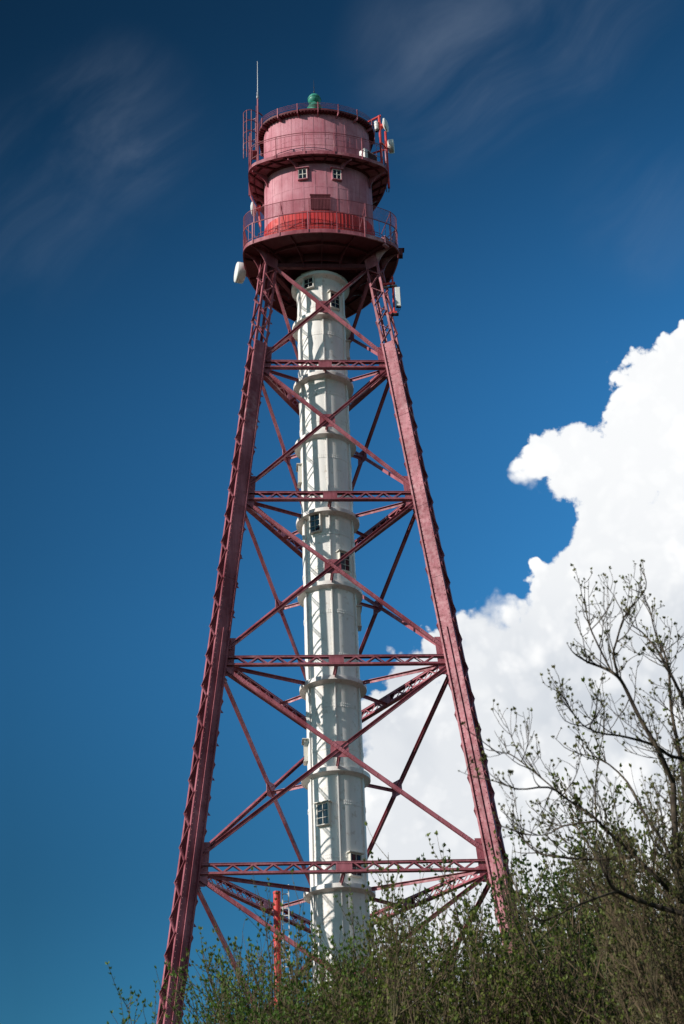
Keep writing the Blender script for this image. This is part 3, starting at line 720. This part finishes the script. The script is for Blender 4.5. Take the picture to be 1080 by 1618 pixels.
# red flue and white ladder at the foot of the tower
o = empty('flue_pipe', wp((-2.68, -.84, 0))); tag(o, 'bright red upright pipe rising from behind the shrubs left of the white tube', 'pipe')
m = MB(); m.tube([(0, 0, 0), (0, 0, 20.3)], .155, 20); m.build('shaft', M['redpipe'], o, smooth=True)
m = MB()
for z in (6, 12.2, 18.3): m.lathe([(.155, z-.05), (.19, z-.05), (.19, z+.05), (.155, z+.05)], 20)
m.lathe([(.02, 20.305), (.165, 20.305), (.165, 20.22), (.157, 20.2)], 20); m.build('flange', M['redpipe'], o)
o = empty('ladder', wp((-2.33, -1.2, 0))); tag(o, 'narrow white ladder standing beside the red pipe', 'ladder')
m = MB(); [m.beam((x, 0, 0), (x, 0, 20.5), .06, .045) for x in (-.13, .13)]; m.build('rails', M['plastic'], o)
m = MB(); [m.tube([(-.13, 0, z), (.13, 0, z)], .022, 6) for z in np.arange(.3, 20.4, .3)]; m.build('rungs', M['plastic'], o)

# ------------------------------------------------------------------ shrubs and the budding tree
class Veg:
    def __init__(s, seed): s.rng = random.Random(seed); s.v = []; s.f = []; s.lv = []; s.lf = []
    def tube(s, pts, r0, r1, n):
        k = len(pts); base = len(s.v); pu = None; v = s.v; f = s.f
        for i in range(k):
            p = pts[i]; t = (pts[min(i+1, k-1)]-pts[max(i-1, 0)]).normalized()
            if pu is None: pu = t.orthogonal().normalized()
            pu = pu-t*pu.dot(t); pu.normalize(); w = t.cross(pu); r = r0+(r1-r0)*i/(k-1)
            for j in range(n):
                a = 2*PI*j/n; c = math.cos(a)*r; d = math.sin(a)*r
                v.append((p.x+pu.x*c+w.x*d, p.y+pu.y*c+w.y*d, p.z+pu.z*c+w.z*d))
        for i in range(k-1):
            for j in range(n):
                a = base+i*n+j; b = base+i*n+(j+1) % n; f.append((a, b, b+n, a+n))
    def rv(s, k=1.0): g = s.rng.gauss; return Vector((g(0, k), g(0, k), g(0, k)))
    def walk(s, p, d, L, n, wob, upw):
        pts = [p.copy()]; d = d.normalized(); st = L/n
        for i in range(n):
            d = (d+s.rv(wob)+Vector((0, 0, upw))).normalized(); p = p+d*st; pts.append(p.copy())
        return pts
    def leaf(s, p, d, L, w):
        d = d.normalized(); sd = d.cross(s.rv()).normalized(); n = sd.cross(d); b = len(s.lv); m1 = p+d*L*.45+n*L*.06
        for q in (p, m1+sd*L*w, p+d*L-n*L*.08, m1-sd*L*w): s.lv.append((q.x, q.y, q.z))
        s.lf.append((b, b+1, b+2)); s.lf.append((b, b+2, b+3))
    def cluster(s, p, d, k, L, w, spread):
        for _ in range(k): s.leaf(p+s.rv(L*.12), d+s.rv(spread), L*s.rng.uniform(.6, 1.15), w)
    def objects(s, root, mb, ml):
        for nm, v, f, mt in (('branches', s.v, s.f, mb), ('foliage', s.lv, s.lf, ml)):
            me = bpy.data.meshes.new(nm); me.from_pydata(v, [], f); me.materials.append(mt); me.polygons.foreach_set('use_smooth', [nm == 'branches']*len(f)); me.update()
            o = bpy.data.objects.new(nm, me); COL.objects.link(o); o.parent = root
def at_frac(pts, f):
    x = f*(len(pts)-1); i = min(int(x), len(pts)-2); return pts[i].lerp(pts[i+1], x-i), (pts[i+1]-pts[i]).normalized()
def make_shrub(name, seed, H, spread, nst, nbr, nsh, leafL, leafW, dens, ml, up=.10):
    g = Veg(seed); rng = g.rng
    for _ in range(nst):
        az = rng.uniform(0, 2*PI); lean = rng.uniform(.02, spread); d = Vector((math.cos(az)*lean, math.sin(az)*lean, 1)); hh = H*rng.uniform(.80, 1.04)*(1-.18*lean/spread)
        for _try in range(12):
            st = g.walk(Vector((math.cos(az)*.25*rng.random(), math.sin(az)*.25*rng.random(), -.05)), d, hh, 12, .07, .02)
            if math.hypot(st[-1].x, st[-1].y) < H*spread*.92: break
        g.tube(st, rng.uniform(.014, .028), .003, 5)
        for b in range(nbr):
            f = rng.uniform(.3, .97); p, t = at_frac(st, f); L = H*(.10+.16*(1-f)+.05*rng.random()); dd = t*.9+g.rv(.55); dd.z = abs(dd.z)*.8+.2
            br = g.walk(p, dd, L, 6, .10, up*.7); g.tube(br, .0075, .0028, 4)
            for q in range(nsh):
                f2 = rng.uniform(.2, 1.0); p2, t2 = at_frac(br, f2); L2 = rng.uniform(.14, .46); lush = rng.random() < .62; sh = g.walk(p2, t2*.7+g.rv(.5)+Vector((0, 0, .4)), L2, 4, .09, up*1.6); g.tube(sh, .0034, .0015, 3)
                k = int(L2/.045)
                for i in range(1, k):
                    if rng.random() < (dens*1.25 if lush else dens*.15):
                        p3, t3 = at_frac(sh, i/k)
                        for e in range(2): g.leaf(p3, t3*.8+g.rv(.6), leafL*rng.uniform(.6, 1.1), leafW)
                if rng.random() < .35+dens: g.cluster(sh[-1], t2+Vector((0, 0, .8)), 4, leafL*1.1, leafW, .55)
    zs_ = sorted(q[2] for q in g.lv); root_ = empty(name); root_['top'] = zs_[int(len(zs_)*.985)]; g.objects(root_, M['bark'], ml); return root_
kinds = {
 'willow': make_shrub('leafy_shrub', 11, 5.6, .13, 30, 15, 9, .038, .24, .9, M['leafg']),
 'olive': make_shrub('leafy_shrub', 23, 6.0, .19, 26, 13, 9, .040, .32, .6, M['leaf']),
 'dark': make_shrub('leafy_shrub', 37, 6.4, .17, 26, 14, 9, .043, .36, .9, M['leafd']),
 'twiggy': make_shrub('twiggy_shrub', 53, 5.6, .21, 34, 15, 9, .036, .30, .28, M['leaf']),
}
used = set(); TOPS = {k: v['top'] for k, v in kinds.items()}
for v in kinds.values(): del v['top']
for kind, x, y, h, rz, label in (
    ('willow', -.62, -51, 4.8, .3, 'dense green shrub in front of the left leg, leftmost of the thicket'),
    ('willow', -.86, -49.6, 4.16, 2.1, 'low green shrub behind the leftmost shrub, at the very foot of the left leg'),
    ('olive', -0.52, -49.3, 5.35, .9, 'olive shrub with thin upright shoots in front of the red pipe'),
    ('twiggy', 0.02, -51.7, 4.99, .2, 'brown twiggy shrub in front of the base of the white tube'),
    ('willow', 0.28, -49.6, 5.44, 3.9, 'tall narrow green shrub rising in front of the right half of the white tube'),
    ('olive', 0.82, -47.6, 5.9, 2.6, 'olive sparse shrub right of the white tube, below the back girder'),
    ('twiggy', 0.95, -51.4, 4.99, 1.4, 'brown twiggy shrub right of the white tube, nearest the viewer'),
    ('dark', 1.72, -49.5, 5.72, .6, 'dark green shrub in front of the foot of the right leg'),
    ('olive', 1.42, -52.2, 5.03, 4.4, 'olive shrub in front of the dark green shrub by the right leg'),
    ('dark', 2.62, -48.4, 6.5, 2.2, 'tall dark green shrub right of the right leg, behind the bare tree'),
    ('dark', 2.2, -50.9, 5.49, 4.0, 'dark green shrub between the right leg and the bare tree'),
    ('twiggy', 2.25, -53.2, 4.67, 3.3, 'brown twiggy shrub under the bare tree at right'),
    ('olive', 3.25, -50.6, 6.41, 5.1, 'olive shrub behind the bare tree at the right edge'),
    ('twiggy', -0.25, -46.2, 5.4, 5.5, 'twiggy shrub at the back of the thicket, left of the white tube base'),
    ('twiggy', 1.15, -45.6, 5.95, .4, 'twiggy shrub at the back of the thicket, below the falling red braces'),
    ('olive', 2.15, -45.2, 6.31, 1.1, 'olive shrub at the back of the thicket, right behind the right leg'),
    ('dark', 3.7, -46.2, 7.32, .0, 'dark green shrub at the back of the thicket by the right edge'),
    ('willow', -0.75, -52.6, 4.35, 5.0, 'low green shrub at the front of the thicket, below the red pipe'),
    ('olive', 0.45, -53, 4.35, 2.9, 'low olive shrub at the front of the thicket, below the white tube')):
    src = kinds[kind]; H0 = TOPS[kind]; o = src if kind not in used else copyo(src); used.add(kind)
    o.location = (x, y, 0); o.rotation_euler = (0, 0, rz); o.scale = (1.0, 1.0, h/H0*1.035)
    tag(o, label, 'shrub', 'shrubs in front of the lighthouse')
LIMBS = {
    'a': [(2.159, -55.601, 5.062), (2.066, -55.749, 5.223), (1.966, -55.744, 5.48), (1.9, -55.745, 5.69), (1.824, -55.891, 5.705), (1.759, -55.838, 5.78), (1.66, -55.906, 5.789), (1.567, -56.012, 5.795)],
    'a2': [(1.865, -55.821, 5.685), (1.826, -55.903, 5.838), (1.837, -56.009, 5.887), (1.914, -55.952, 6.076), (1.953, -56.088, 6.094), (2.046, -56.131, 6.198), (2.055, -56.104, 6.327)],
    'a3': [(1.736, -55.955, 5.728), (1.713, -55.859, 6.026), (1.711, -55.766, 6.197), (1.695, -55.82, 6.265)],
    'b': [(2.299, -55.401, 5.301), (2.16, -55.62, 5.243), (2.072, -55.687, 5.281), (1.96, -55.759, 5.296), (1.788, -55.977, 5.25), (1.657, -55.995, 5.268), (1.529, -56.134, 5.275), (1.418, -56.312, 5.348)],
    'c': [(1.993, -56.118, 4.087), (1.818, -56.109, 4.147), (1.593, -56.27, 4.19), (1.522, -56.397, 4.236), (1.489, -56.4, 4.328)],
    'c2': [(1.595, -56.252, 4.188), (1.355, -56.46, 4.072), (1.091, -56.502, 3.952)],
    'd': [(2.066, -55.735, 4.262), (1.888, -55.892, 4.397), (1.764, -55.858, 4.561), (1.633, -55.996, 4.632), (1.532, -56.096, 4.7), (1.401, -56.075, 4.812), (1.265, -56.253, 4.832), (1.071, -56.287, 4.815), (0.939, -56.314, 4.885)],
    'd2': [(1.286, -56.105, 4.885), (1.158, -55.992, 5.09), (1.078, -55.883, 5.198), (1.017, -55.92, 5.169)],
    'e': [(1.763, -55.877, 4.481), (1.576, -55.766, 4.533), (1.377, -55.835, 4.53), (1.233, -55.72, 4.603), (1.143, -55.671, 4.723), (1.078, -55.719, 4.8)],
    'f': [(1.547, -56.005, 4.731), (1.389, -55.892, 4.711), (1.29, -55.783, 4.694), (1.157, -55.82, 4.686)],
    'g': [(2.124, -55.552, 4.412), (2.108, -55.66, 4.661), (2.159, -55.602, 5.062)],
    'h': [(2.164, -55.377, 4.38), (2.129, -55.266, 4.745), (2.011, -55.335, 4.939), (1.94, -55.22, 5.221), (1.798, -55.171, 5.401), (1.649, -55.219, 5.424)],
    'i': [(2.24, -55.477, 4.841), (2.291, -55.346, 5.317), (2.266, -55.395, 5.659), (2.322, -55.26, 6.043), (2.283, -55.191, 6.32), (2.262, -55.219, 6.505)],
    'j': [(2.239, -55.777, 4.945), (2.304, -55.646, 5.508), (2.235, -55.695, 5.759), (2.199, -55.56, 6.005), (2.127, -55.491, 6.182), (2.062, -55.519, 6.219)],
}
def budding_tree():
    o = empty('budding_tree', (2.55, -55.5, 0)); base = Vector((2.55, -55.5, 0)); g = Veg(5); rng = g.rng; g0 = g; g2 = Veg(9)
    tag(o, 'almost bare tree with dark limbs and small opening buds at the right edge', 'tree')
    tr = Veg(6); limbs = []; done = []
    def smooth(P):
        out = []
        for i in range(len(P)-1):
            a, b, c, d = P[max(i-1, 0)], P[i], P[i+1], P[min(i+2, len(P)-1)]
            for k in range(3):
                t = k/3; out.append(.5*((2*b)+(c-a)*t+(2*a-5*b+4*c-d)*t*t+(3*b-a-3*c+d)*t**3))
        return out+[P[-1]]
    rads = {'a': (0.0179, 0.0054), 'a2': (0.0085, 0.0027), 'a3': (0.0068, 0.0027), 'b': (0.0136, 0.0027), 'c': (0.0170, 0.0063), 'c2': (0.0085, 0.0036), 'd': (0.0161, 0.0027), 'd2': (0.0051, 0.0023), 'e': (0.0102, 0.0027), 'f': (0.0068, 0.0027), 'g': (0.0221, 0.0189), 'h': (0.0136, 0.0027), 'i': (0.0153, 0.0027), 'j': (0.0145, 0.0027)}
    trunks = {'g': .05, 'd': .045, 'c': .045, 'h': .035, 'i': .045, 'j': .04, 'b': .035}
    for k in ('g', 'a', 'a2', 'a3', 'd', 'd2', 'e', 'f', 'c', 'c2', 'h', 'i', 'j', 'b'):
        P = [Vector(p)-base for p in LIMBS[k]]
        if k in trunks:
            f = Vector((rng.uniform(-.18, .12), rng.uniform(-.15, .15), -.05)); q = P[0]; mid = f.lerp(q, .5)+Vector((.10, rng.uniform(-.05, .1), .25)); m2 = f.lerp(q, .8)+Vector((.06, .03, .12))
            tr.tube(smooth([f, f.lerp(mid, .5)+Vector((.03, 0, .05)), mid, m2, q]), trunks[k], rads[k][0], 8)
        else:
            best = min((p for l in done for p in l), key=lambda p: (p-P[0]).length); P[0] = best.copy()
        S = smooth(P); g.tube(S, rads[k][0], rads[k][1], 6); done.append(S); limbs.append((S, rads[k], k))
    def twig(p, d, L, lev, r):
        nonlocal g
        n = 5 if lev == 0 else 4; pts = g.walk(p, d, L, n, .13, .10 if lev == 0 else .13); g.tube(pts, r, .0016, 4 if lev == 0 else 3)
        t = (pts[-1]-pts[-2]).normalized(); g.cluster(pts[-1], t+Vector((0, 0, .4)), rng.choice((1, 2, 3, 5, 9)), rng.uniform(.009, .026), .38, .5)
        if lev < 2:
            for _ in range(int(L/.085) if lev == 0 else rng.randint(0, 3)):
                q, tt = at_frac(pts, rng.uniform(.2, .95)); twig(q, tt*.7+g.rv(.5)+Vector((0, 0, .25)), L*rng.uniform(.25, .5), lev+1, r*.6)
        # side buds
        for i in range(int(L/.045)):
            if rng.random() < .28:
                q, tt = at_frac(pts, rng.random()); g.cluster(q, tt*.6+g.rv(.7), 2, rng.uniform(.005, .010), .36, .3)
    for S, (r0, r1), k in limbs:
        L = sum((b-a).length for a, b in zip(S[:-1], S[1:])); cnt = int(L/.068)
        for _ in range(cnt):
            f = rng.uniform(.06, 1.0); p, t = at_frac(S, f); twig(p, t*.75+g.rv(.45)+Vector((0, 0, .30)), rng.uniform(.12, .42)*(1.15-.45*f), 0, .0042)
        twig(S[-1], (S[-1]-S[-2]), .10, 0, r1)
    g = g2
    # many slender upright stems filling the lower crown
    for i in range(150):
        f = Vector((rng.uniform(-.35, .3), rng.uniform(-.35, .5), rng.uniform(0, .1))); tgt = Vector((rng.uniform(-.95, .6), rng.uniform(-.7, .9), 0)); tgt.z = rng.uniform(3.7, 4.8)+.75*max(tgt.x+.55, 0)
        mid = f.lerp(tgt, .55)+Vector((-.22*tgt.x, -.2*tgt.y, .2)); S = smooth([f, f.lerp(mid, .6)+Vector((0, 0, .2)), mid, mid.lerp(tgt, .6)+g.rv(.05), tgt]); g.tube(S, rng.uniform(.006, .011), .002, 5)
        for _ in range(16):
            p, t = at_frac(S, rng.uniform(.55, 1.0)); twig(p, t*.8+g.rv(.4)+Vector((0, 0, .2)), rng.uniform(.12, .34), 0, .004)
    # the higher right-hand side of the crown
    for i in range(46):
        f = Vector((rng.uniform(-.2, .5), rng.uniform(-.35, .5), 0)); tgt = Vector((rng.uniform(-.35, .9), rng.uniform(-.5, .9), 0)); tgt.z = rng.uniform(4.9, 5.7)+.55*max(tgt.x+.3, 0)
        mid = f.lerp(tgt, .6)+Vector((.1, .05, .1)); S = smooth([f, f.lerp(mid, .6)+Vector((.05, 0, .1)), mid, mid.lerp(tgt, .6)+g.rv(.06), tgt]); g.tube(S, rng.uniform(.009, .016), .002, 5)
        for _ in range(15):
            p, t = at_frac(S, rng.uniform(.60, 1.0)); twig(p, t*.8+g.rv(.4)+Vector((0, 0, .2)), rng.uniform(.12, .38), 0, .0038)
    me = bpy.data.meshes.new('trunk'); me.from_pydata(tr.v, [], tr.f); me.materials.append(M['darkbark']); me.polygons.foreach_set('use_smooth', [True]*len(tr.f)); t_ = bpy.data.objects.new('trunk', me); COL.objects.link(t_); t_.parent = o
    g0.objects(o, M['darkbark'], M['bud']); g2.objects(o, M['bark'], M['bud'])
budding_tree()
